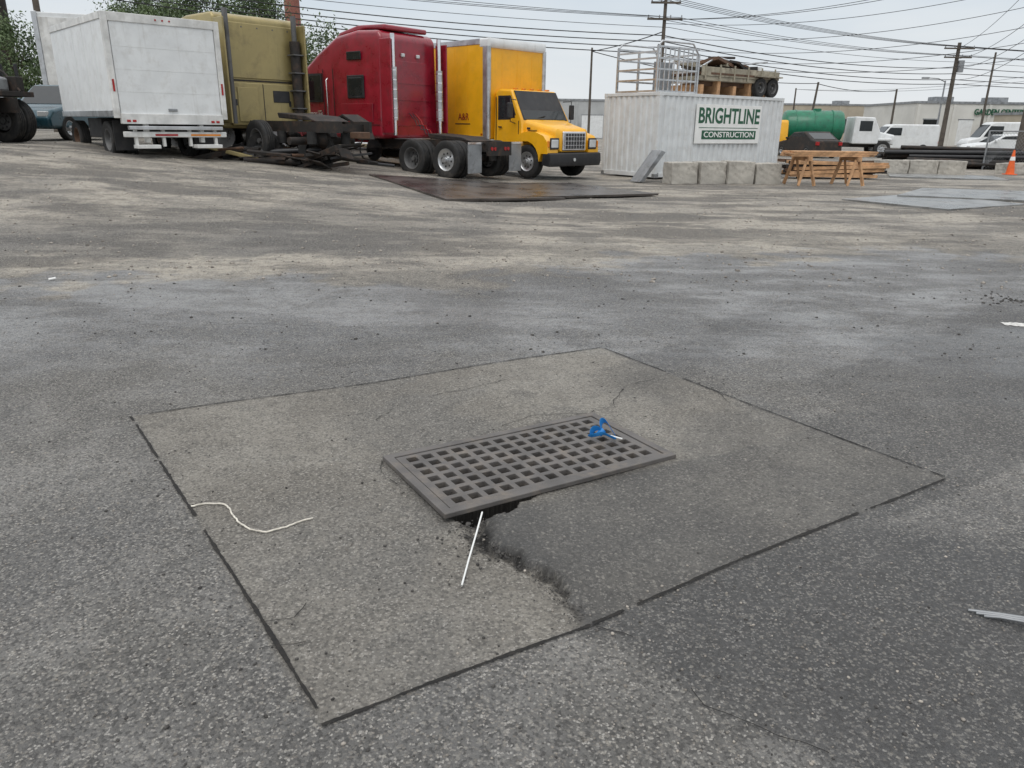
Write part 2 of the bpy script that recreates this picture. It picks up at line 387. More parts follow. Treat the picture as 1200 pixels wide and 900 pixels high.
for pth in ([wl(-.15,-.345), wl(.05,-.42), wl(.3,-.46), wl(.52,-.40), wl(.62,-.34)],
            [wl(-.64,-.33), wl(-.69,-.2), wl(-.655,-.05)],
            [wl(1.56,-.35), wl(1.45,-.1), wl(1.5,.2)],
            [wl(.68,-.2), wl(.85,-.45), wl(1.1,-.62), wl(1.5,-.66)],
            [wl(-1.42,.60), wl(-1.32,.66), wl(-1.25,.60)], [wl(-1.44,.75), wl(-1.30,.78)],
            [wl(-.62,-.75), wl(-.2,-1.0), wl(.5,-1.05)], [(-3.2,5.4),(-2.0,5.8),(-.6,5.7),(.9,6.3)], [(1.6,6.2),(2.9,6.9),(4.0,6.8)],
            [wl(-.51,1.15), wl(-.40,1.35), wl(-.45,1.6), wl(-.30,1.9)]):
    strip('crack', pth, .0035, .42, wob=.02, parent=crk)
strip('painted_line', [(4.08,6.10), (4.8,5.95)], .12, .2, z=.005, m=PAINTM)

# loose stones: one mesh
def stones(name, m, pts):
    base = bmesh.new(); bmesh.ops.create_icosphere(base, subdivisions=1, radius=1)
    bv = np.array([v.co[:] for v in base.verts]); bf = np.array([[v.index for v in f.verts] for f in base.faces]); base.free()
    V = []; F = []; n = len(bv); r_ = np.random.RandomState(11)
    for k, (x, y, z, s) in enumerate(pts):
        v = bv*(s*(.7+.6*r_.rand(1, 3)))*(1+.3*(r_.rand(n, 1)-.5)); v[:, 2] *= .65
        a = r_.rand()*6.28; ca, sa = math.cos(a), math.sin(a)
        v = np.stack([v[:, 0]*ca-v[:, 1]*sa, v[:, 0]*sa+v[:, 1]*ca, v[:, 2]], 1)+(x, y, z+s*.25)
        V.append(v); F.append(bf+k*n)
    V = np.concatenate(V); F = np.concatenate(F)
    me = bpy.data.meshes.new(name); me.vertices.add(len(V)); me.vertices.foreach_set('co', V.ravel())
    me.loops.add(F.size); me.loops.foreach_set('vertex_index', F.ravel())
    me.polygons.add(len(F)); me.polygons.foreach_set('loop_start', np.arange(0, F.size, 3)); me.polygons.foreach_set('loop_total', np.full(len(F), 3))
    me.update(calc_edges=True); me.materials.append(m)
    return link(bpy.data.objects.new(name, me))
def local(x, y):
    d = np.array([x, y])-GC; return float(d@ea), float(d@eb)
STONE = mat('gravel_stone', (.30,.27,.235), .85, 0, .6, 14, dirt=(.07,.065,.06), dirt_amt=.6)
ASPH = mat('asphalt_crumb', (.05,.047,.044), .9, 0, .5, 30, dirt=(.18,.165,.15), dirt_amt=.4)
P = []; Q = []
while len(P) < 3600:
    y = 1.0+8*R.random()**1.3; x = R.uniform(-.75, .75)*y*1.05
    a, b_ = local(x, y)
    if abs(a) < .63 and abs(b_) < .35: continue
    if R.random() > float(fbm(np.array([x*1.5]), np.array([y*1.5]))[0])*1.5-.3: continue
    ins = abs(a) < 1.5 and -1.4 < b_ < 1.13
    if ins and R.random() < .6: continue
    P.append((x, y, G(x, y), .002+.0042*R.random()**3))
while len(P) < 8200:
    y = 7.5+14*R.random(); x = R.uniform(-.72, .72)*y
    P.append((x, y, G(x, y), .005+.02*R.random()**4))
stones('gravel', STONE, P)
for i in range(800):
    bb = .32+.8*R.random()**1.6; t = (bb-.3)/.85
    aa = -.50+.035*math.sin(bb*9)+R.gauss(0, .08*(1-t)+.012)
    x, y = wl(aa, bb)
    if bb < .37: continue
    Q.append((x, y, G(x, y)-.012*(1-t)+.004, .002+.008*R.random()**3*(1.1-t)))
for i in range(1300):
    y = 1.2+4.5*R.random(); x = R.uniform(-.7, .7)*y
    a, b_ = local(x, y)
    if abs(a) < .63 and abs(b_) < .35: continue
    Q.append((x, y, G(x, y), .002+.005*R.random()**3))
for i in range(600):
    y = 5+4*R.random(); x = R.uniform(-.7, .7)*y
    Q.append((x, y, G(x, y), .003+.011*R.random()**4))
for i in range(170):
    a_ = R.uniform(0,6.28); q_ = abs(R.gauss(0,.25)); x = 4.75+q_*math.cos(a_)*1.6; y = 7.0+q_*math.sin(a_)
    Q.append((x, y, G(x, y), .003+.013*R.random()**3))
stones('asphalt_rubble', ASPH, Q)

# ------------------------------------------------------------------ drain grate
gp = empty('storm_drain_grate', GC[0], GC[1], .004, GA)
def grid_plate(name, xs, ys, solid, thick, m, parent, z):
    bm = bmesh.new(); vs = {}
    def V_(i, j):
        if (i, j) not in vs: vs[(i, j)] = bm.verts.new((xs[i], ys[j], 0))
        return vs[(i, j)]
    for i in range(len(xs)-1):
        for j in range(len(ys)-1):
            if solid(i, j): bm.faces.new((V_(i, j), V_(i+1, j), V_(i+1, j+1), V_(i, j+1)))
    r_ = bmesh.ops.extrude_face_region(bm, geom=list(bm.faces))
    for e in r_['geom']:
        if isinstance(e, bmesh.types.BMVert): e.co.z -= thick
    return finish(name, bm, m, parent, (0, 0, z), bevel=.003)
nx, ny, pit_, ho = 14, 7, .078, .049
def axis(n, half):
    L = [-half]
    for i in range(n):
        c_ = (i-(n-1)/2)*pit_; L += [c_-ho/2, c_+ho/2]
    return L+[half]
grid_plate('grate_panel', axis(nx, .571), axis(ny, .287), lambda i, j: not (i % 2 == 1 and j % 2 == 1), .03, GRATE, gp, .014)
grid_plate('frame_ring', [-.618,-.576,.576,.618], [-.332,-.291,.291,.332], lambda i, j: not (i == 1 and j == 1), .022, GRATE, gp, .018)
gp.rotation_euler = (rad(-.5), rad(.5), GA)
rb = empty('blue_ribbon', .452, 3.50, .026, .3)
def ribbon(name, pts, w, m):
    bm = bmesh.new(); prev = None
    for i, (x, y, z) in enumerate(pts):
        a = bm.verts.new((x-w/2*.6, y, z+w/2)); b2 = bm.verts.new((x+w/2*.6, y+.006, z-w/2))
        if prev: bm.faces.new((prev[0], a, b2, prev[1]))
        prev = (a, b2)
    o = finish(name, bm, m, rb, smooth=60)
    s = o.modifiers.new('s', 'SOLIDIFY'); s.thickness = .003
    s = o.modifiers.new('ss', 'SUBSURF'); s.levels = 2; s.render_levels = 2
ribbon('loop_a', [(-.055,0,.0), (-.05,.01,.03), (-.03,.0,.055), (.0,-.01,.04), (.01,0,.02)], .034, BLUE)
ribbon('loop_b', [(.0,0,.03), (.0,.02,.08), (.03,.01,.085), (.05,-.01,.04), (.075,-.03,.0)], .034, BLUE)
ribbon('tail', [(-.07,.01,.004), (-.035,-.03,.02), (.0,-.02,.03), (.03,-.05,.012), (.06,-.06,.004)], .024, BLUE)
cyl('knot', BLUE, rb, (-.012,0,.012), (.014,0,.035), .016)
cyl('white_tie', SIGNW, rb, (.04,-.03,.012), (.085,-.07,.006), .004)
rp = [(-1.299,2.725), (-1.25,2.752), (-1.179,2.751), (-1.14,2.715), (-1.114,2.667), (-1.06,2.60), (-1.0,2.55), (-.935,2.533), (-.87,2.575), (-.82,2.63), (-.776,2.656)]
pts = []
for i in range(len(rp)-1):
    for k in range(5):
        t = k/5; p = np.array(rp[i])*(1-t)+np.array(rp[i+1])*t
        p = p+np.array([R.uniform(-.002,.002), R.uniform(-.002,.002)]); pts.append((p[0], p[1], G(*p)+.006))
tube('rope', ROPE, None, pts, .0036)
tube('plastic_rod', SIGNW, None, [(-.112,2.675,.038), (-.13,2.55,.012), (-.148,2.38,.008), (-.163,2.213,.006)], .0035)
sm = empty('scrap_metal_strip', 1.62, 2.06, G(1.6,2.06)+.006, rad(-12))
for k in range(3):
    tube('strand', GREY, sm, [(-.11+.02*k, .03-.012*k, .0), (-.03, .012-.01*k, .012), (.04, -.005-.012*k, .02), (.13, -.02-.014*k, .008)], .005)
tube('litter', SIGNW, None, [(-4.6,7.35,G(-4.6,7.35)+.01),(-4.54,7.37,G(-4.5,7.37)+.02)], .012)

# ------------------------------------------------------------------ steel plates
PLATE = mat('steel_plate', (.095,.082,.074), .30, .4, .3, 1.2, dirt=(.05,.045,.042), dirt_amt=.7, bump=.2)
PLATE2 = mat('steel_plate_wet', (.25,.25,.243), .3, .3, .3, 1.2, dirt=(.13,.12,.105), dirt_amt=.7, bump=.2)
def plate(P4, m, z=.03, t=.025):
    bm = bmesh.new()
    cx = sum(p[0] for p in P4)/4; cy = sum(p[1] for p in P4)/4
    vs = [bm.verts.new((x-cx, y-cy, G(x, y)+z)) for x, y in P4]
    f = bm.faces.new(vs); r_ = bmesh.ops.extrude_face_region(bm, geom=[f])
    for e in r_['geom']:
        if isinstance(e, bmesh.types.BMVert): e.co.z -= t+.02
    return finish('steel_plate', bm, m, None, (cx, cy, 0))
plate([(-3.6,19.2), (-1.35,15.1), (1.1,16.7), (-.9,20.6)], PLATE, z=.04)
plate([(-.2,16.1), (3.35,18.0), (1.5,21.1), (-1.2,19.1)], PLATE, z=.07)
plate([(7.5,17.7), (8.75,15.5), (11.3,17.0), (10.3,19.7)], PLATE2)
plate([(9.2,18.6), (12.6,17.4), (14.5,20.3), (11.2,21.3)], PLATE2, z=.055)
plate([(13.0,27.0), (16.5,26.0), (17.5,28.6), (14.0,29.4)], PLATE2)

# ------------------------------------------------------------------ yellow box truck (x forward, -y side faces camera)
def heading(hx, hy): return math.atan2(hy, hx)
yb = np.array([1.0,22.5])+np.array([.70,.71])*1.15
T = empty('box_truck', yb[0], yb[1], G(*yb)+.03, heading(.71,-.70))
prism('cab_body', YEL, T, [(-1.15,.75), (-2.45,.75), (-2.45,2.42), (-2.3,2.52), (-1.75,2.50), (-1.22,1.62)], -1.08, 1.08, .07, 4, taper=(1.6,.09))
loft('hood', YEL, T, [rsec(-.12,.62,.78,1.32,.12), rsec(-.2,.72,.75,1.42,.14), rsec(-.7,.80,.75,1.53,.14), rsec(-1.25,.95,.75,1.66,.12)])
for s in (-1, 1):
    arch = [(-.10,.72), (-.12,1.05), (-.28,1.22), (-.6,1.32), (-1.0,1.32), (-1.35,1.22), (-1.62,.95), (-1.68,.55), (-1.52,.55)]
    for a in range(180, -1, -20): arch.append((-.98+.54*math.cos(rad(a)), .50+.56*math.sin(rad(a))))
    arch.append((-.36,.72))
    prism('fender', YEL, T, arch, s*.70, s*1.16, .04, 3)
    box('headlight', LAMP, T, -.13,-.07, s*.70, s*1.02, .88,1.12,.03, seg=3)
    box('headlight_bezel', BLACK, T, -.12,-.08, s*.67, s*1.05, .84,1.16,.03)
    box('indicator', AMBER, T, -.14,-.09, s*1.07, s*1.14, .90,1.08,.015)
    wheel(T, -.98, s*.98, .48,.27, s, ALU, dish=False)
    wheel(T, -6.6, s*1.0, .48,.27, s, ALU); wheel(T, -6.6, s*.68, .48,.27, s, ALU)
    yy = s*1.035
    prism('side_window', GLASS, T, [(-1.52,1.70), (-2.2,1.70), (-2.2,2.28), (-1.78,2.28)], yy-s*.03, yy+s*.022)
    prism('window_trim', BLACK, T, [(-1.44,1.65), (-2.25,1.65), (-2.25,2.33), (-1.75,2.33)], yy-s*.03, yy+s*.016)
    box('door_seam', BLACK, T, -2.32,-2.305, s*1.06, s*1.083, .85,2.3); box('door_seam', BLACK, T, -1.36,-1.345, s*1.06, s*1.083, .85,1.62)
    box('door_handle', BLACK, T, -2.2,-2.05, s*1.08, s*1.105, 1.42,1.46,.008)
    tube('mirror_arm', BLACK, T, [(-1.5,s*1.05,2.2), (-1.42,s*1.36,2.22), (-1.42,s*1.36,1.6), (-1.5,s*1.07,1.55)], .014)
    box('mirror', BLACK, T, -1.46,-1.38, s*1.28, s*1.48, 1.68,2.12,.03)
    box('step', GREY, T, -2.4,-1.7, s*.85, s*1.10, .38,.44,.01); box('step', GREY, T, -2.4,-1.7, s*.85, s*1.08, .60,.66,.01)
    cyl('fuel_tank', ALU, T, (-3.9,s*.85,.62), (-2.7,s*.85,.62), .27)
    box('fog_lamp', LAMP, T, .0,.02, s*.62, s*.82, .46,.58,.02)
    box('hood_latch', BLACK, T, -1.12,-1.0, s*.93,s*.965,1.38,1.44,.01)
    box('hood_vent', BLACK, T, -1.1,-.8, s*.86,s*.93,1.34,1.36)
prism('windshield', GLASS, T, [(-1.235,1.67), (-1.70,2.43), (-1.76,2.43), (-1.3,1.67)], -.95,.95,0, taper=(1.6,.09))
prism('windshield_seal', BLACK, T, [(-1.232,1.64), (-1.695,2.47), (-1.78,2.47), (-1.3,1.64)], -.99,.99,0, taper=(1.6,.09))
box('wiper', BLACK, T, -1.28,-1.25,-.6,.0,1.70,1.72, rot=(rad(12),0,0))
prism('bumper', BLACK, T, [(.0,.36), (.04,.5), (.02,.74), (-.28,.76), (-.34,.40)], -1.16,1.16,.04,3)
box('grille_surround', CHROME, T, -.13,-.065,-.52,.52,.80,1.34,.05, seg=3)
box('grille_dark', BLACK, T, -.10,-.055,-.46,.46,.85,1.29,.02)
for i in range(8): box('grille_bar', CHROME, T, -.06,-.045,-.44+.88*i/7-.008,-.44+.88*i/7+.008,.86,1.28)
for i in range(3): box('grille_bar', CHROME, T, -.058,-.042,-.45,.45,.95+.12*i,.962+.12*i)
for i in range(5): box('roof_lamp', AMBER, T, -1.92,-1.82,-.7+.35*i-.06,-.7+.35*i+.06,2.51,2.55,.01)
cyl('plate_hole', LAMP, T, (.03,-.1,.55), (.05,-.1,.55), .05)
bx0, bx1 = -8.6, -2.5
box('cargo_body', YEL, T, bx0,bx1,-1.24,1.24,1.08,3.86,.03)
loft('nose_cap', WHITE2, T, [rsec(bx1-.35,1.25,3.66,3.93,.06), rsec(bx1+.02,1.255,3.66,3.93,.06), rsec(bx1+.06,1.2,3.70,3.86,.05)])
for s in (-1, 1):
    cyl('corner_post', ALU, T, (bx1-.01,s*1.21,1.05), (bx1-.01,s*1.21,3.70), .075)
    box('corner_trim', ALU, T, bx1-.22,bx1-.03,s*1.235,s*1.25,1.05,3.70,.004)
    box('top_rail', ALU, T, bx0,bx1-.36,s*1.2,s*1.255,3.76,3.92,.01)
    box('bottom_rail', ALU, T, bx0,bx1-.22,s*1.2,s*1.255,1.02,1.16,.01)
    for i in range(9): box('panel_seam', YEL, T, bx1-.9-.6*i-.015,bx1-.9-.6*i,s*1.235,s*1.245,1.17,3.75)
    box('marker', REDLENS, T, bx1-.3,bx1-.24,s*1.25,s*1.265,1.2,1.24)
for i in range(3): box('nose_seam', YEL, T, bx1-.005,bx1+.004,-.65+.65*i-.01,-.65+.65*i+.01,1.1,3.66)
text('side_lettering', 'A&R', RED, T, bx1-1.35,bx1-.85,1.62,1.82,-1.25)
box('side_stripe', BLACK, T, bx1-1.5,bx1-.8,-1.246,-1.24,1.50,1.53)
for s in (-.42,.42): box('frame_rail', FRAME, T, -8.4,-.3,s-.04,s+.04,.62,.86)
box('axle', FRAME, T, -6.7,-6.5,-1,1,.40,.56); box('mud_flap', BLACK, T, -7.35,-7.33,-1.15,-.6,.25,.95)
box('engine_bay', BLACK, T, -1.9,-.3,-.68,.68,.45,.80)

# ------------------------------------------------------------------ semi tractors
def tractor_chassis(T, x0, x1, axles):
    for s in (-.43,.43): box('frame_rail', FRAME, T, x0,x1,s-.045,s+.045,.72,.98)
    for i in range(6): box('crossmember', FRAME, T, x0+.2+(x1-x0)*i/6.5,x0+.3+(x1-x0)*i/6.5,-.4,.4,.76,.92)
    for ax in axles:
        cyl('axle', FRAME, T, (ax,-.95,.52), (ax,.95,.52), .09); lathe('differential', FRAME, T, [(.0,-.22),(.15,-.18),(.22,0),(.15,.18),(0,.22)], (ax,0,.54))
        for s in (-.5,.5): cyl('air_bag', RUBBER, T, (ax-.3,s,.45), (ax-.3,s,.74), .12)
T = empty('semi_truck', -1.18, 22.0, G(-1.18,22.0)+.02, heading(-.79,.61))
tractor_chassis(T, -.95, 6.2, (0,1.3))
DULL = mat('dull_rim', (.14,.14,.14), .6, .4)
for ax, rm in ((0, ALU), (1.3, DULL)):
    for s in (-1, 1):
        wheel(T, ax, s*1.02, .5,.27, s, rm if s == 1 else DULL, dish=(ax > 0 or s < 0)); wheel(T, ax, s*.70, .5,.27, s, DULL)
for s in (-1, 1):
    wheel(T, 6.7, s*1.0, .5,.29, s, ALU, dish=False)
    box('mud_flap', GREY, T, -.82,-.80, s*.60, s*1.15,.18,.92)
    box('flap_hanger', CHROME, T, -.84,-.78, s*.45, s*1.18,.92,.97)
prism('fifth_wheel', FRAME, T, [(.1,.98), (1.2,1.02), (1.25,1.16), (.0,1.08), (-.35,.98)], -.48,.48,.02)
box('deck_plate', ALU, T, 1.9,2.6,-.5,.5,.985,1.01)
prof = [(2.4,1.0), (6.1,1.0), (6.18,2.0), (5.78,2.92), (5.1,3.36), (4.3,3.78), (3.4,3.90), (2.55,3.86), (2.4,3.7)]
prism('cab_and_sleeper', RED, T, prof, -1.17,1.17,.13,5, taper=(3.0,.10))
loft('hood', RED, T, [rsec(6.0,.95,1.0,2.0,.2), rsec(7.2,.85,.95,1.85,.2), rsec(8.0,.70,.85,1.65,.2)])
for s in (-1, 1):
    arch = [(6.7+.80*math.cos(rad(a)), .55+.85*math.sin(rad(a))) for a in range(0, 181, 20)]+[(6.7+.6*math.cos(rad(180-a)), .55+.6*math.sin(rad(180-a))) for a in range(0, 181, 20)]
    prism('fender', RED, T, arch, s*.8, s*1.18,.03)
    y0 = s*1.17
    prism('door_window', GLASS, T, [(5.85,2.06), (5.0,2.06), (5.0,2.74), (5.55,2.74)], y0-s*.03,y0+s*.010)
    prism('window_trim', BLACK, T, [(5.93,2.0), (4.94,2.0), (4.94,2.80), (5.6,2.80)], y0-s*.03,y0+s*.006)
    box('sleeper_window', GLASS, T, 3.15,3.75,y0-s*.03,y0+s*.010,2.15,2.65,.02); box('window_trim', BLACK, T, 3.09,3.81,y0-s*.03,y0+s*.006,2.09,2.71,.03)
    box('roof_window', GLASS, T, 3.2,3.8,s*1.13,s*1.152,3.12,3.34,.02)
    for xx in (4.88,6.02,4.42): box('panel_seam', BLACK, T, xx-.008,xx+.008,y0-s*.01,y0+s*.003,1.12,2.9)
    box('seam_h', BLACK, T, 2.5,4.85,y0-s*.01,y0+s*.003,1.36,1.375)
    box('luggage_door', RED, T, 2.75,4.1,y0-s*.01,y0+s*.012,1.42,1.95,.02)
    box('handle', CHROME, T, 5.0,5.18,y0,y0+s*.03,1.72,1.76,.01)
    tube('grab_rail', CHROME, T, [(4.66,y0,1.5),(4.66,y0+s*.06,1.55),(4.66,y0+s*.06,2.6),(4.66,y0,2.65)], .018)
    box('side_extender', RED, T, 1.98,2.42,s*1.10,s*1.15,1.15,3.62,.02,seg=3)
    cyl('exhaust_stack', CHROME, T, (2.12,s*.93,1.1), (2.12,s*.93,3.75), .065)
    cyl('stack_guard', ALU, T, (2.12,s*.93,1.5), (2.12,s*.93,2.9), .105)
    for k in range(6): cyl('guard_band', CHROME, T, (2.12,s*.93,1.55+.25*k), (2.12,s*.93,1.58+.25*k), .112)
    cyl('fuel_tank', CHROME, T, (3.1,s*.86,.68), (4.6,s*.86,.68), .32)
    for k in (3.35,4.35): cyl('tank_strap', BLACK, T, (k,s*.86,.68), (k+.05,s*.86,.68), .33)
    box('step_box', ALU, T, 4.75,5.7,s*.6,s*1.12,.42,.98,.02); box('step_tread', BLACK, T, 4.75,5.7,s*1.12,s*1.14,.66,.70)
    tube('mirror_bracket', BLACK, T, [(5.75,s*1.15,2.7),(5.8,s*1.45,2.7),(5.8,s*1.45,1.95),(5.8,s*1.15,1.9)], .018)
    box('mirror', RED, T, 5.76,5.84,s*1.34,s*1.56,2.0,2.62,.03)
prism('windshield', GLASS, T, [(6.19,2.08), (5.84,2.86), (5.7,2.86), (6.0,2.08)], -1.0,1.0)
prism('air_dam', RED, T, [(5.05,3.36), (4.3,3.80), (3.3,3.93), (2.5,3.88), (2.5,4.02), (3.6,4.05), (4.4,3.9)], -.85,.85,.05,3)
box('rear_panel', RED, T, 2.385,2.41,-.85,.85,1.35,3.1,.01)
for k in range(3): box('rear_rib', RED, T, 2.37,2.41,-.9,.9,1.6+.45*k,1.63+.45*k)
for s in (-.3,.3): box('work_lamp', LAMP, T, 2.33,2.40,s-.06,s+.06,3.2,3.3,.02)
for s, mm in ((-.12, REDLENS), (.0, BLACK), (.12, BLACK)):
    tube('air_line', mm, T, [(2.35,s,1.7)]+[(2.1-.06*k, s+.04*math.sin(k*2.2), 1.45-.04*k+.04*math.cos(k*2.2)) for k in range(12)]+[(1.2,s,1.1)], .012)
for k, t_ in enumerate(('HARBOR LINE', 'TRUCKING', 'BALTIMORE MD')):
    text('door_lettering', t_, SIGNW, T, 4.98,5.72-.10*k,1.60-.15*k,1.70-.15*k,1.176, ang=rad(180))
box('tail_bar', FRAME, T, -.97,-.9,-.5,.5,.62,.98)
for s in (-.35,-.22,.22,.35): cyl('tail_lamp', REDLENS, T, (-.985,s,.8), (-.97,s,.8), .05)

# gold tractor facing away, stripped frame toward the camera
T = empty('semi_truck', -6.8, 21.5, G(-6.8,21.5), heading(-.75,.66))
tractor_chassis(T, -4.0, 4.0, (-2.6,-1.3))
prism('cab_and_sleeper', GOLD, T, [(0,.78), (3.7,.78), (3.8,1.9), (3.3,2.75), (2.4,3.40), (1.4,3.55), (.1,3.55), (0,3.45)], -1.2,1.2,.10,5)
box('rear_upper_panel', GOLD, T, -.03,.01,-1.05,1.05,2.02,3.35,.02,seg=3)
box('rear_lower_panel', GOLD, T, -.06,.01,-1.0,.95,.85,1.92,.03,seg=3)
box('panel_gap', FRAME, T, -.012,.0,-1.15,1.15,1.95,1.99)
box('rear_side_gap', BLACK, T, -.07,-.055,-.02,-.005,.88,1.9)
for s in (-1,1):
    box('side_extender', GOLD, T, -.45,.02,s*1.14,s*1.19,.9,3.4,.02,seg=3)
    cyl('exhaust_stack', DULL, T, (-.22,s*.98,.9), (-.22,s*.98,3.62), .07)
    box('rear_latch', BLACK, T, -.075,-.05,s*.8-.03,s*.8+.03,1.35,1.5)
    cyl('fuel_tank', ALU, T, (.6,s*.86,.58), (2.2,s*.86,.58), .3)
    wheel(T, 3.0, s*1.0,.5,.28,s,DULL,dish=False)
cyl('stack_guard', FRAME, T, (-.22,-.98,1.2), (-.22,-.98,3.0), .14)
for k in range(4): box('guard_clamp', DULL, T, -.38,-.06,-1.13,-.83,1.3+.45*k,1.33+.45*k)
for k in range(5): cyl('rear_rivet', DULL, T, (-.035,-.9+.45*k,3.25), (-.02,-.9+.45*k,3.25), .02, seg=8)
box('rear_hatch', GOLD, T, -.085,-.055,.15,.75,.95,1.8,.01)
box('rear_vent', BLACK, T, -.075,-.055,-.8,-.3,1.45,1.75,.01)
wheel(T,-1.3,.95,.5,.27,1,DULL); wheel(T,-1.3,-.95,.5,.27,-1,DULL)
prism('fifth_wheel', FRAME, T, [(-2.6,1.0), (-1.5,1.05), (-1.45,1.18), (-2.7,1.10), (-3.1,.98)], -.5,.5,.02)
prism('rear_fender', FRAME, T, [(-3.2,.55),(-3.0,.95),(-2.6,1.12),(-2.2,1.0),(-2.2,1.04),(-2.6,1.16),(-3.04,.99),(-3.25,.57)], -1.15,-.65)
box('tow_hitch', RUST, T, -4.35,-3.95,-.15,.15,.6,.75,.02)

# scrap pile beside it
T = empty('scrap_metal_pile', -5.2, 19.6, G(-5.2,19.6))
for i in range(46):
    x = R.uniform(-2.6,1.3); y = R.uniform(-.5,.9)-.25*x*.4; L = R.uniform(.4,1.5); a = R.uniform(-.8,.8)
    z = R.uniform(.03,.40); dz = R.uniform(-.15,.3)
    m_ = R.choice([FRAME,FRAME,RUST,BLACK,FRAME,FRAME,FRAME])
    if i % 3 == 0: cyl('scrap_tube', m_, T, (x,y,z+.03), (x+L*math.cos(a), y+L*math.sin(a), max(.05,z+dz)), R.uniform(.02,.08), seg=10)
    elif i % 3 == 1: box('scrap_beam', m_, T, x-L/2,x+L/2,y-.05,y+.05,z,z+R.uniform(.05,.14),.005,rot=(R.uniform(-.4,.4),R.uniform(-.3,.3),a))
    else: box('scrap_sheet', m_, T, x-L/3,x+L/3,y-.2,y+.2,z,z+.03,.003,rot=(R.uniform(-.9,.9),R.uniform(-.4,.4),a))
for (x,y) in ((.2,.2),(-1.2,.5)): lathe('scrap_tyre', RUBBER, T, [(.26,-.1),(.44,-.12),(.48,0),(.44,.12),(.26,.1)], (x,y,.40))
box('yellow_ramp', GOLD, T, -2.6,-1.2,-.1,.1,.30,.40,.02,rot=(0,.25,.2))

# ------------------------------------------------------------------ white box trailer (rear toward camera)
T = empty('box_trailer', -7.9, 18.35, G(-7.9,18.35)-.02, heading(-.68,.73))
L = 4.3
box('cargo_body', WHITE2, T, .0,L,-1.24,1.24,.95,3.02,.02)
for s in (-1,1):
    box('side_top_rail', WHITE, T, .1,L,s*1.235,s*1.262,2.90,3.04,.006); box('side_bottom_rail', ALU, T, .1,L,s*1.235,s*1.262,.93,1.06,.006)
    for i in range(5): box('side_rivet_seam', WHITE2, T, .8+.8*i,.812+.8*i,s*1.235,s*1.244,1.06,2.9)
    box('rear_post', WHITE, T, -.05,.05,s*1.14,s*1.265,.90,3.04,.01)
    for k in range(2): box('tail_lamp', REDLENS, T, -.095,-.075,s*(1.0-.12*k)-.04,s*(1.0-.12*k)+.04,.82,.87,.01)
    box('marker_lamp', REDLENS, T, -.06,-.05,s*1.2-.02,s*1.2+.02,1.45,1.7)
    wheel(T,1.2,s*1.02,.42,.25,s,DULL); wheel(T,1.2,s*.72,.42,.25,s,DULL); wheel(T,3.9,s*1.0,.42,.25,s,RUST)
    box('mud_flap', BLACK, T, .6,.62,s*.65,s*1.15,.2,.85)
    box('bumper_post', WHITE, T, -.02,.10,s*.62-.05,s*.62+.05,.38,.78,.01)
box('rear_header', WHITE, T, -.05,.05,-1.14,1.14,2.86,3.04,.01)
for k in range(3): cyl('header_lamp', REDLENS, T, (-.06,-.15+.15*k,2.95), (-.05,-.15+.15*k,2.95), .02, seg=8)
box('rear_sill', WHITE, T, -.08,.05,-1.14,1.14,.78,1.0,.01)
box('roller_door', WHITE2, T, -.03,.0,-1.12,1.12,1.0,2.86)
for k in range(3): box('door_slat_gap', WHITE, T, -.033,-.028,-1.11,1.11,1.45+.46*k,1.455+.46*k)
box('door_handle', GREY, T, -.06,-.03,-.1,.1,1.06,1.12,.01)
box('bumper_bar', WHITE, T, -.16,-.04,-1.15,1.15,.50,.62,.015)
box('lower_step', WHITE, T, -.34,.0,-.95,-.35,.26,.34,.01); box('lower_step', WHITE, T, -.3,.0,.45,.95,.26,.34,.01)
box('lift_platform', ALU, T, -.22,-.09,-1.05,1.05,.66,.74,.01)
for s in (-.9,-.3,.3,.9): box('bumper_strut', WHITE, T, -.12,-.03,s-.03,s+.03,.3,.66)
box('conspicuity_tape', AMBER, T, -.166,-.16,-1.0,-.3,.53,.57); box('conspicuity_tape', REDLENS, T, -.166,-.16,.0,.5,.53,.57)
for s in (-.42,.42): box('frame_rail', FRAME, T, .1,4.2,s-.05,s+.05,.66,.92)
box('underbody_box', BLACK, T, 2.0,3.1,-1.0,1.0,.45,.9,.02)

# second white box truck body further back
T = empty('box_trailer', -14.7, 27.5, G(-14.7,27.5), heading(-.33,.94))
box('cargo_body', WHITE2, T, 0,6,-1.24,1.24,1.25,3.9,.02)
for s in (-1,1):
    box('side_rail', ALU, T, .05,6,s*1.235,s*1.262,1.2,1.33,.006); box('top_rail', WHITE, T, .05,6,s*1.235,s*1.262,3.78,3.92,.006)
    box('rear_post', ALU, T, -.05,.05,s*1.12,s*1.265,1.1,3.92,.01)
    wheel(T,1.4,s*1.0,.48,.27,s,DULL)
box('rear_door', WHITE, T, -.03,0,-1.1,1.1,1.3,3.75); box('bumper', FRAME, T, -.1,0,-1.1,1.1,.45,.57)
for s in (-.42,.42): box('frame_rail', FRAME, T, .1,6,s-.05,s+.05,.8,1.2)

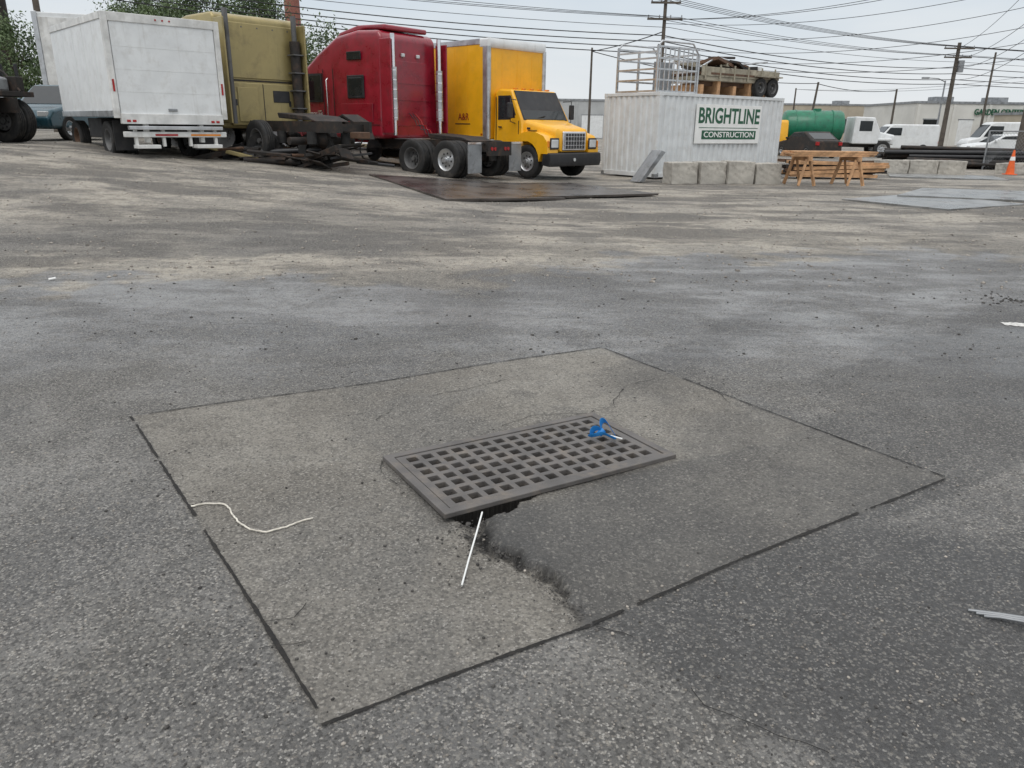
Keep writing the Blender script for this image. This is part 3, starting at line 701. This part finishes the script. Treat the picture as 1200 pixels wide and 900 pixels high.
# flatbed semi at far left edge (only its tail shows)
T = empty('flatbed_truck', -12.95, 19.1, G(-12.0,18.4), heading(-.97,.22))
for ax in (-.1,1.2):
    for s in (-1,1): wheel(T, ax, s*1.0,.52,.28,s,DULL,dish=True); wheel(T, ax, s*.68,.52,.28,s,DULL,dish=True)
box('flatbed_deck', FRAME, T, -.6,4.5,-1.2,1.2,1.08,1.2,.01)
for s in (-.42,.42): box('frame_rail', FRAME, T, -.8,5,s-.05,s+.05,.7,1.05)
prism('cab', WHITE, T, [(2.2,1.2),(4.4,1.2),(4.4,2.0),(3.9,2.9),(2.2,2.9)], -1.15,1.15,.08,4)
prism('winch_housing', GREY, T, [(-.3,1.2),(1.1,1.2),(1.1,2.0),(.6,2.0),(.1,1.6),(-.3,1.5)], -.8,.8,.04)
box('tool_box', FRAME, T, -.45,.3,-1.1,-.85,1.2,1.55,.02)
for k in range(3): box('strap_rail', BLACK, T, -.3+.45*k,-.24+.45*k,-1.15,-1.08,1.2,1.85,.01)
tube('boom', GREY, T, [(.4,0,1.9),(-.2,0,2.5),(-.35,0,2.2)], .05)
for s in (-.9,.9): tube('strap', FRAME, T, [(-.5,s,1.2),(-.1,s,1.65),(.9,s,2.0)], .03)

# ------------------------------------------------------------------ cars and small vehicles
def car(name, x, y, ang, m, van=False, h=1.45):
    T = empty(name, x, y, G(x, y), ang); k = h/1.45
    if van: prof = [(2.3,.35),(2.35,.8),(2.2,1.05),(1.55,1.2),(1.0,h*.93),(.8,h),(-2.3,h),(-2.4,h*.9),(-2.4,.35)]
    else: prof = [(2.2,.3),(2.25,.6),(2.0,.82),(1.1,.95),(.35,1.40*k),(-.9,h),(-1.8,1.02),(-2.2,.95),(-2.25,.35)]
    prism('body', m, T, prof, -.88,.88,.10,5, taper=(.9,.16 if not van else .05))
    if van:
        prism('windshield', GLASS, T, [(1.60,1.22),(1.06,h*.92),(.9,h*.92),(1.4,1.22)], -.75,.75)
        for s in (-1,1): prism('side_window', GLASS, T, [(1.35,1.25),(.2,1.25),(.2,h*.88),(1.0,h*.88)], s*.80,s*.875)
    else:
        prism('windshield', GLASS, T, [(1.08,.97),(.40,1.37*k),(.25,1.37*k),(.9,.95)], -.72,.72)
        prism('rear_glass', GLASS, T, [(-.98,h-.04),(-1.77,1.05),(-1.6,1.05),(-.85,h-.04)], -.68,.68)
        for s in (-1,1): prism('side_window', GLASS, T, [(.85,.99),(.30,1.32*k),(-.85,1.37*k),(-1.5,1.03)], s*.76,s*.845)
    for ax in (1.4,-1.4):
        for s in (-1,1): wheel(T, ax, s*.80,.33,.2,s,ALU,dish=False)
    for s in (-1,1):
        box('headlight', LAMP, T, 2.1,2.22,s*.55,s*.82,.62,.76,.02); box('tail_light', REDLENS, T, -2.28 if not van else -2.42,-2.2,s*.6,s*.82,.7,.9,.02)
        box('mirror', m, T, .75,.88,s*.88,s*1.0,1.0,1.12,.03)
    box('grille', BLACK, T, 2.15,2.262,-.5,.5,.42,.58,.02)
    return T
car('parked_car', -13.2, 23.6, rad(-95), TEAL, h=1.55)
car('parked_van', 33.0, 54, rad(170), WHITE2, True, 2.2)
car('parked_van', 27.6, 57, rad(175), WHITE2, True, 2.0)
car('parked_van', 38.5, 60, rad(185), WHITE2, True, 2.3)
car('parked_car', 29.0, 47, rad(172), WHITE2)
car('parked_car', 36.0, 52, rad(10), GREY)
car('parked_car', 17.4, 47, rad(100), FRAME)
car('parked_van', 16.6, 52, rad(80), YEL, True, 2.1)

# green tank truck, white cab to the right
T = empty('tank_truck', 20.6, 50, 0, rad(-8))
o = lathe('tank', GREEN, T, [(0,-1.9),(.5,-1.88),(.85,-1.75),(.95,-1.6),(.95,1.6),(.85,1.75),(.5,1.88),(0,1.9)], (-1.9,0,1.75)); o.rotation_euler = (0,0,rad(90))
for k in (-1,0,1): o = lathe('tank_band', GREEN, T, [(.94,-.03),(.98,-.03),(.98,.03),(.94,.03)], (-1.9+k*1.1,0,1.75)); o.rotation_euler = (0,0,rad(90))
cyl('tank_hatch', GREEN, T, (-1.7,0,2.65), (-1.7,0,2.8), .25)
prism('cab', WHITE2, T, [(.35,.75),(1.9,.75),(1.95,1.5),(1.55,2.3),(.4,2.35)], -1.05,1.05,.07,4)
loft('hood', WHITE2, T, [rsec(1.85,.9,.7,1.5,.12), rsec(2.9,.7,.7,1.3,.12)])
prism('windshield', GLASS, T, [(1.95,1.55),(1.62,2.22),(1.5,2.22),(1.8,1.55)], -.9,.9)
for s in (-1,1):
    box('side_window', GLASS, T, .7,1.45,s*1.04,s*1.055,1.5,2.1,.02)
    wheel(T,2.2,s*.95,.48,.26,s,ALU,dish=False); wheel(T,-2.2,s*.95,.48,.26,s,ALU); wheel(T,-1.1,s*.95,.48,.26,s,ALU)
    box('fender', WHITE2, T, 1.8,2.7,s*.75,s*1.05,.95,1.1,.05)
box('grille', BLACK, T, 2.89,2.92,-.45,.45,.78,1.2); box('chassis', FRAME, T, -3.6,2.8,-.5,.5,.55,.82)

# ------------------------------------------------------------------ shipping container with sign
T = empty('shipping_container', 4.3, 24.0, G(4.3,24.0)+.04, math.atan2(.588,.81))
CL, CW, CH = 6.06, 2.44, 2.50
def corr(name, axis_, length, fixed, z0, z1, dep, off):
    bm = bmesh.new(); prof = []; p = .0
    while p < length:
        for dx, dd in ((0,0),(.07,0),(.105,1),(.175,1),(.21,0)):
            prof.append((min(p+dx, length), dd*dep))
        p += .24
    a = []; b2 = []
    for q, dd in prof:
        P1 = (off+q, fixed+dd) if axis_ == 'x' else (fixed+dd, off+q)
        a.append(bm.verts.new((*P1, z0))); b2.append(bm.verts.new((*P1, z1)))
    for i in range(len(prof)-1): bm.faces.new((a[i], a[i+1], b2[i+1], b2[i]))
    bmesh.ops.remove_doubles(bm, verts=bm.verts, dist=1e-4)
    return finish(name, bm, CONTW, T)
corr('side_front', 'x', CL-.24, .02, .15, CH-.1, .035, .12)
corr('side_back', 'x', CL-.24, CW-.02, .15, CH-.1, -.035, .12)
corr('end_panel', 'y', CW-.24, .02, .15, CH-.1, .035, .12)
corr('end_panel', 'y', CW-.24, CL-.02, .15, CH-.1, -.035, .12)
for x in (0, CL-.12):
    for y in (0, CW-.12):
        box('corner_post', CONTW, T, x,x+.12,y,y+.12,.12,CH-.1,.01)
        for z in (0, CH-.12): box('corner_casting', GREY if z == 0 else CONTW, T, x-.006,x+.166 if x == 0 else x+.126,y-.006,y+.126,z,z+.12,.01)
for y in (0, CW-.08):
    box('top_rail', CONTW, T, .16,CL-.13,y,y+.08,CH-.1,CH-.01,.006); box('bottom_rail', CONTW, T, .17,CL-.13,y,y+.08,.02,.15,.006)
for x in (0, CL-.08):
    box('end_top_rail', CONTW, T, x,x+.08,.13,CW-.13,CH-.1,CH-.01,.006); box('end_bottom_rail', CONTW, T, x,x+.08,.13,CW-.13,.02,.15,.006)
box('roof', CONTW, T, .05,CL-.05,.05,CW-.05,CH-.06,CH-.03)
box('sign_board', SIGNW, T, 1.65,4.85,-.035,.0,1.02,2.20,.004)
text('sign_title', 'BRIGHTLINE', SIGNG, T, 1.74,4.76,1.60,2.08,-.037,off=.026)
box('sign_band', SIGNG, T, 1.95,4.65,-.040,-.034,1.15,1.42)
text('sign_subtitle', 'CONSTRUCTION', SIGNW, T, 2.05,4.55,1.20,1.37,-.044,off=.012)
box('sign_rule', SIGNG, T, 1.80,4.73,-.039,-.034,1.49,1.51)

ang = math.atan2(.588,.81)
def onroof(u, v): return (4.3+u*.81-v*.588, 24.0+u*.588+v*.81)
zc = G(4.3,24.0)+.04+CH
T = empty('aluminium_cage', *onroof(.1,.3), zc, ang)
for x in (0,.9,1.8):
    for y in (0,1.7): box('post', ALU, T, x-.03,x+.03,y-.03,y+.03,0,1.3 if x < 1.5 else 1.15)
for y in (0,1.7):
    for z in (.03,.35,.65,.95,1.27): box('rail', ALU, T, .03,1.8,y-.02,y+.02,z-.025,z+.025)
for x in (0,1.8):
    for z in (.03,.35,.65,.95,1.13): box('cross_rail', ALU, T, x-.02,x+.02,.03,1.67,z-.025,z+.025)
for k in range(9): box('slat', ALU, T, .1+k*.2,.13+k*.2,-.012,.012,.05,1.25)
box('mesh_panel', GREY, T, .5,1.3,.6,.63,.05,.9)
tube('top_hoop', ALU, T, [(0,0,1.3),(.15,0,1.42),(1.5,0,1.42),(1.8,0,1.1)], .03); tube('top_hoop', ALU, T, [(0,1.7,1.3),(.15,1.7,1.42),(1.5,1.7,1.42),(1.8,1.7,1.1)], .03)
T = empty('utility_trailer', *onroof(2.1,.3), zc, ang)
TANM = mat('faded_tan_metal', (.33,.30,.23), .7, .1, .3, dirt=(.1,.06,.04), dirt_amt=.5)
box('deck', TANM, T, 0,3.9,0,1.8,.42,.55,.01)
for s in (0,1.8): box('side_rail', TANM, T, 0,3.9,s-.03,s+.03,.55,.82,.01); box('rust_strip', RUST, T, .4,3.0,s-.04,s+.04,.60,.66)
for k in range(6): box('stake', TANM, T, .1+.7*k,.16+.7*k,-.05,-.03,.45,.9)
wheel(T,2.9,-.0,.3,.2,-1,DULL); wheel(T,3.55,0.0,.3,.2,-1,DULL)
for k in range(5): box('support_block', WOOD, T, .1+.8*k,.25+.8*k,.1,1.7,.0,.42 if k % 2 else .3)
box('under_frame', RUST, T, .0,3.9,.3,.4,.28,.42); box('fender', TANM, T, 2.55,3.9,-.18,-.02,.62,.66)
for i in range(24):
    x = R.uniform(.2,3.4); l = R.uniform(.3,1.5)
    m_ = R.choice([ALU,TANM,RUST,WOOD,WHITE,FRAME,FRAME])
    box('stacked_junk', m_, T, x-l/2 if x > l/2 else 0, min(3.9,x+l/2), R.uniform(.05,.5), R.uniform(.8,1.7), .56+.016*i, .60+.016*i+R.uniform(0,.09), .004, rot=(R.uniform(-.2,.2),R.uniform(-.22,.22),R.uniform(-.4,.4)))
tube('bent_pipe', ALU, T, [(0.1,.2,.8),(1.0,.3,1.15),(2.3,.3,1.0),(3.6,.3,1.15)], .03); tube('bent_pipe', FRAME, T, [(0.5,.9,.9),(1.5,.9,1.2),(2.6,.9,1.25)], .04)

T = empty('steel_ramp', 3.95, 22.9, 0, rad(25))
prism('ramp_plate', GREY, T, [(-.5,.02),(-.35,.02),(.35,.85),(.2,.9)], -.25,.25,.01)
def rough_block(name, x, y, w, d, h, ang, m=CONC):
    bm = bmesh.new(); bmesh.ops.create_cube(bm, size=1); bmesh.ops.scale(bm, vec=(w, d, h), verts=bm.verts)
    bmesh.ops.subdivide_edges(bm, edges=bm.edges, cuts=5, use_grid_fill=True)
    for v in bm.verts: v.co += Vector((R.uniform(-1,1), R.uniform(-1,1), R.uniform(-1,1)))*.010
    return finish(name, bm, m, None, (x, y, G(x, y)+h/2-.01), (0, R.uniform(-.02,.02), ang), bevel=.015)
for i in range(4): rough_block('concrete_block', 4.75+i*.85, 22.35+i*.17+R.uniform(-.08,.08), .80,.6,.58+.07*R.random(), .2+R.uniform(-.08,.08))
for i in range(3): rough_block('concrete_block', 14.2+i*1.15, 29.6+i*.1, 1.1,.55,.5, .05+R.uniform(-.06,.06))
for i in range(5): rough_block('concrete_block', 19.4+i*1.3, 30.4+i*.25, 1.25,.55,.42, .15+R.uniform(-.06,.06))

T = empty('sawhorse', 9.0, 22.7, 0, rad(8))
for x in (-.75,.75):
    for y in (-.38,.38):
        for dx in (-1,1):
            cyl('leg', WOOD, T, (x+dx*.24,y*1.15,0), (x+dx*.05,y,.72), .05, seg=4)
    box('beam', WOOD, T, x-.06,x+.06,-.5,.5,.68,.80); box('brace', WOOD, T, x-.2,x+.2,-.42,-.39,.30,.40)
for lay in range(3):
    for i in range(8-lay): box('board', WOOD, T, -1.2+R.uniform(-.2,.1),1.25+R.uniform(-.25,.1),-.45+.11*i,-.35+.11*i,.802+.05*lay,.848+.05*lay,.004,rot=(0,0,R.uniform(-.03,.03)))
T = empty('lumber_pile', 10.6, 26.0, 0, rad(5))
for i in range(24): box('board', (WOOD, FRAME, RUST)[i % 3], T, -1.6+R.uniform(-.3,.3),1.4+R.uniform(-.3,.3),-.4+.14*(i % 6),-.3+.14*(i % 6),.05+.13*(i//6),.15+.13*(i//6),.004,rot=(0,R.uniform(-.04,.04),R.uniform(-.08,.08)))

T = empty('pipe_pile', 19.7, 34.5, 0, rad(-12))
for i in range(48):
    y = R.uniform(-.9,.9); z = .1+.85*R.random()*(1-abs(y)*.8); cyl('pipe', R.choice([FRAME,BLACK,FRAME,FRAME]), T, (-2.8+R.uniform(-.8,.5),y,z), (2.2+R.uniform(-1.2,.6),y+R.uniform(-.3,.3),z+R.uniform(-.12,.15)), R.uniform(.05,.12), seg=10)
def cone(x, y):
    T = empty('traffic_cone', x, y, G(x, y))
    box('base', ORANGE, T, -.19,.19,-.19,.19,0,.03,.01); cyl('cone_body', ORANGE, T, (0,0,.03), (0,0,.9), .16,.03,20); cyl('white_band', SIGNW, T, (0,0,.52), (0,0,.66), .096,.072,20)
cone(19.0,30.0); cone(25.0,37)

T = empty('chain_link_fence', 20, 33.5, 0, rad(6))
for i in range(9): cyl('post', GREY, T, (i*2.2,0,0), (i*2.2,0,1.6), .035)
cyl('top_rail', GREY, T, (0,0,1.58), (17.6,0,1.58), .025)
spl = []
for i in range(-10, 118):
    x = i*.15
    spl.append([(x,0,.05),(x+1.5,0,1.55)]); spl.append([(x+1.5,.01,.05),(x,.01,1.55)])
spl = [[(min(max(p[0],0),17.6),p[1],p[2]) for p in s] for s in spl]
tube('mesh', GREY, T, spl, .004, 0)

# ------------------------------------------------------------------ poles and wires
def pole(name, x, y, h, r=.14, arms=(), m=POLEW, lamp=False, trans=False, lean=0):
    T = empty(name, x, y, 0, 0)
    cyl('shaft', m, T, (0,0,-.2), (lean,0,h), r, r*.65, 14)
    for z, w in arms:
        box('crossarm', m, T, -w/2+lean*z/h, w/2+lean*z/h, -.16,-.06, z-.05, z+.05)
        for k in (-.45,-.15,.15,.45): cyl('insulator', GREY, T, (k*w*1.05,-.11,z+.05), (k*w*1.05,-.11,z+.2), .04,.03,8)
    if trans: cyl('transformer', GREY, T, (.35,0,arms[0][0]-1.6), (.35,0,arms[0][0]-.8), .25)
    if lamp:
        tube('lamp_arm', GREY, T, [(0,0,h-.1),(-.6,0,h+.15),(-1.5,0,h+.2)], .04); box('lamp_head', GREY, T, -2.0,-1.4,-.12,.12,h+.12,h+.26,.04)
    return T
pole('utility_pole', -22, 38, 10, .18, ((9.2,2.4),))
pole('utility_pole', 8.0, 45, 8.9, .13, ((7.9,1.6),(7.1,1.9)))
pole('utility_pole', 32.3, 60, 7.7, .19, ((7.3,2.2),(6.7,2.0)), trans=True)
pole('utility_pole', 24.3, 38, 10, .22, ((9.0,2.2),))
pole('utility_pole', 22.0, 60, 4.9, .11, lean=.4)
pole('utility_pole', 33.0, 70, 5.0, .12)
pole('utility_pole', 4.6, 50, 6.1, .09)
pole('utility_pole', 26.0, 75, 5.2, .10); pole('utility_pole', 46.0, 72, 6.6, .13, ((6.2,1.8),))
pole('street_lamp', 33.9, 58, 6.9, .10); pole('street_lamp', 36, 68, 5.6, .09, m=GREY, lamp=True)
def span(p, q, sag, n=24):
    return [tuple(p[k]*(1-i/n)+q[k]*i/n-(sag*4*(i/n)*(1-i/n) if k == 2 else 0) for k in range(3)) for i in range(n+1)]
W = []; W2 = []
for dx, zl, z1, z3 in ((-.7,9.4,8.1,7.45),(-.25,9.4,8.1,7.45),(.25,9.4,8.1,7.45),(.7,9.4,8.1,7.45),(-.8,8.6,7.2,6.85),(.8,8.5,7.2,6.85),(-.3,8.9,7.25,6.85),(.3,8.1,6.7,6.4)):
    W.append(span((-22+dx,38,zl), (8+dx,45,z1), .35)); W.append(span((8+dx,45,z1), (32.3+dx,60,z3), .35)); W.append(span((32.3+dx,60,z3), (70+dx,70,z3+.3), .3))
for zl, z1, z3 in ((7.9,6.3,6.0),(7.4,5.7,5.2),(7.2,5.4,4.9),(7.6,6.0,5.6)):
    W2.append(span((-22,38,zl), (8,45,z1), .45)); W2.append(span((8,45,z1), (32.3,60,z3), .5)); W2.append(span((32.3,60,z3), (70,70,z3+.3), .3))
for z1, z5 in ((7.1,9.2),(7.1,9.0),(6.9,8.1),(6.2,7.2),(5.7,6.3),(5.3,5.6),(5.1,4.9)): W.append(span((8,45,z1), (24.3,38,z5), .7))
for z1, z5 in ((7.3,9.2),(6.6,7.2),(6.0,6.3),(5.2,5.6)): W.append(span((32.3,60,z1), (24.3,38,z5), .5))
for z1, z5 in ((5.9,6.4),(5.6,6.0)): W.append(span((26,75,5.1), (46,72,z5), .5))
W2.append(span((22.3,60,4.8), (33,70,4.9), .3)); W2.append(span((4.6,50,5.9), (22.3,60,4.8), .5)); W2.append(span((8,45,6.5), (4.6,50,5.9), .1))
tube('overhead_wire', WIRE, None, W, .014, 1); tube('overhead_wire', WIRE, None, W2, .026, 1)

T = empty('smokestack', -28.2, 45, 0); cyl('stack', FRAME, T, (0,0,0), (0,0,14), .5,.42,24)
for z in (4,8,12): cyl('band', FRAME, T, (0,0,z), (0,0,z+.12), .53,.53,24)
T = empty('brick_chimney', -32.5, 120, 0); cyl('shaft', BRICK, T, (0,0,0), (0,0,28), 1.3,.95,20); cyl('cap', BRICK, T, (0,0,28), (0,0,28.6), 1.1,1.1,20)

# ------------------------------------------------------------------ buildings
def building(name, x, y, ang, L, D, H, m, doors=6, band=None, words=None):
    T = empty(name, x, y, 0, ang)
    box('walls', m, T, 0,L,0,D,0,H); box('parapet', GREY, T, -.1,L+.1,-.1,D+.1,H,H+.25)
    n = doors
    for i in range(n):
        x0 = L*(i+.25)/n
        box('loading_door' if i % 2 else 'window', WHITE2 if i % 2 else GLASS, T, x0,x0+L/n*.4,-.04,.01,.1 if i % 2 else 1.2,H*.62)
        box('frame', GREY, T, x0-.1,x0+L/n*.4+.1,-.05,0,H*.62,H*.62+.12)
        box('pilaster', m, T, x0-.9,x0-.6,-.12,.01,0,H-.1)
    for k in range(3): box('roof_unit', GREY, T, L*(.2+.27*k),L*(.2+.27*k)+2.2,D*.4,D*.4+2,H+.25,H+1.0,.05)
    if band: box('fascia_sign', band, T, L*.12,L*.30,-.1,.0,H*.70,H*.92)
    if words: text('store_sign', words, SIGNG, T, L*.27,L*.50,H*.74,H*.88,-.16,ext=.05,off=.02)
    return T
building('warehouse', 36, 125, rad(-4), 80, 20, 5.2, TAN, 12)
building('store_building', 46, 92, rad(-2), 24, 15, 4.6, WWALL, 6, None, 'GARDEN CENTER')
building('warehouse', 52, 76, rad(3), 26, 10, 3.3, TAN, 6)
building('warehouse', -60, 110, rad(2), 75, 20, 5.0, GRWALL, 10)
building('warehouse', 12, 140, 0, 26, 12, 5.0, TAN, 5)

# ------------------------------------------------------------------ trees
LEAF, nt, b = newmat('leaves')
tc = ND(nt, 'ShaderNodeTexCoord').outputs['Object']
nt.links.new(MX(nt, MR(nt, NZ(nt, tc, .9, 3), .35, .65), (.050,.085,.030), (.13,.18,.075)), b.inputs['Base Color']); b.inputs['Roughness'].default_value = .6
BARK = mat('bark', (.08,.06,.045), .9, 0, .3, 4, bump=.4)
def leafmass(name, parent, clumps, per, sd, size):
    r_ = np.random.RandomState(R.randrange(9999)); V = []
    for cx, cy, cz, k in clumps:
        c_ = r_.randn(per, 3)*sd*k+(cx, cy, cz)
        n = r_.randn(per, 3); n /= np.linalg.norm(n, axis=1, keepdims=True); t = np.cross(n, r_.randn(per, 3)); t /= np.linalg.norm(t, axis=1, keepdims=True); u = np.cross(n, t)
        s = size*(.6+.8*r_.rand(per, 1))
        V.append(np.stack([c_-t*s, c_-u*s*.5, c_+t*s, c_+u*s*.5], 1).reshape(-1, 3))
    V = np.concatenate(V); F = np.arange(len(V)).reshape(-1, 4)
    me = bpy.data.meshes.new(name); me.from_pydata(V.tolist(), [], F.tolist()); me.materials.append(LEAF)
    return link(bpy.data.objects.new(name, me), parent)
def tree(x, y, h, rx, rz, n=40):
    T = empty('tree', x, y, G(x, y)-.1)
    cyl('trunk', BARK, T, (0,0,0), (.1,0,h*.45), .28,.18,12)
    cl = []
    for i in range(n):
        a = R.uniform(0,6.28); q = math.sqrt(R.random()); e = R.uniform(-1,1)
        p = (q*rx*math.cos(a)*math.sqrt(1-e*e*.8), q*rx*math.sin(a)*math.sqrt(1-e*e*.8), h-rz+e*rz*.85, R.uniform(.6,1.3)); cl.append(p)
        if i % 4 == 0: cyl('limb', BARK, T, (.08,0,h*.35+R.random()*h*.1), (p[0]*.8,p[1]*.8,p[2]), .09,.02,7)
    leafmass('crown', T, cl, 330, .42, .075)
tree(-18.0,46,8.0,2.8,2.6); tree(-21.8,48,7.8,2.6,2.4); tree(-15.0,47,7.6,2.2,2.2); tree(-10.4,40,5.4,1.6,2.2,26); tree(-26.0,42,5.6,1.9,2.0,26)

# ------------------------------------------------------------------ sky + sun
w = bpy.data.worlds.new('World'); sc.world = w; w.use_nodes = True; nt = w.node_tree
bg = nt.nodes['Background']
sky = ND(nt, 'ShaderNodeTexSky', sky_type='NISHITA'); sky.sun_disc = False
sky.sun_elevation = rad(55); sky.sun_rotation = rad(200); sky.dust_density = 4; sky.air_density = 1.5
gc = ND(nt, 'ShaderNodeTexCoord').outputs['Generated']
s3 = ND(nt, 'ShaderNodeSeparateXYZ'); nt.links.new(gc, s3.inputs[0])
zz = M(nt, 'ADD', M(nt, 'MAXIMUM', s3.outputs[2], 0.0), .10)
cv = ND(nt, 'ShaderNodeCombineXYZ'); setin(nt, cv.inputs[0], M(nt, 'DIVIDE', s3.outputs[0], zz)); setin(nt, cv.inputs[1], M(nt, 'DIVIDE', s3.outputs[1], zz))
cn = NZ(nt, cv.outputs[0], .55, 4, .55)
base = MX(nt, MR(nt, s3.outputs[2], .0, .16), (.82,.855,.88), (.66,.74,.82))
base = MX(nt, MR(nt, s3.outputs[2], .2, .8), base, (1.38,1.39,1.41))
cl_ = MX(nt, M(nt, 'MULTIPLY', MR(nt, cn, .35, .7), .5), base, (.88,.90,.915))
sc10 = ND(nt, 'ShaderNodeVectorMath', operation='SCALE'); nt.links.new(cl_, sc10.inputs[0]); sc10.inputs['Scale'].default_value = 10
nt.links.new(MX(nt, .93, sky.outputs[0], sc10.outputs[0]), bg.inputs[0]); bg.inputs[1].default_value = .1
sun = bpy.data.lights.new('sun', 'SUN'); sun.energy = 0.9; sun.angle = rad(30); sun.color = (1,.97,.93)
so = bpy.data.objects.new('sun', sun); so.rotation_euler = (rad(35), 0, rad(-20)); link(so)

# ------------------------------------------------------------------ camera
cam = bpy.data.cameras.new('camera'); cam.lens = 26.4; cam.sensor_width = 36; cam.clip_start = .05; cam.clip_end = 3000
co_ = bpy.data.objects.new('camera', cam); link(co_)
co_.matrix_world = Matrix.Translation((0,0,1.5)) @ Matrix.Rotation(rad(90-18.94), 4, 'X') @ Matrix.Rotation(rad(.8), 4, 'Z')
sc.camera = co_
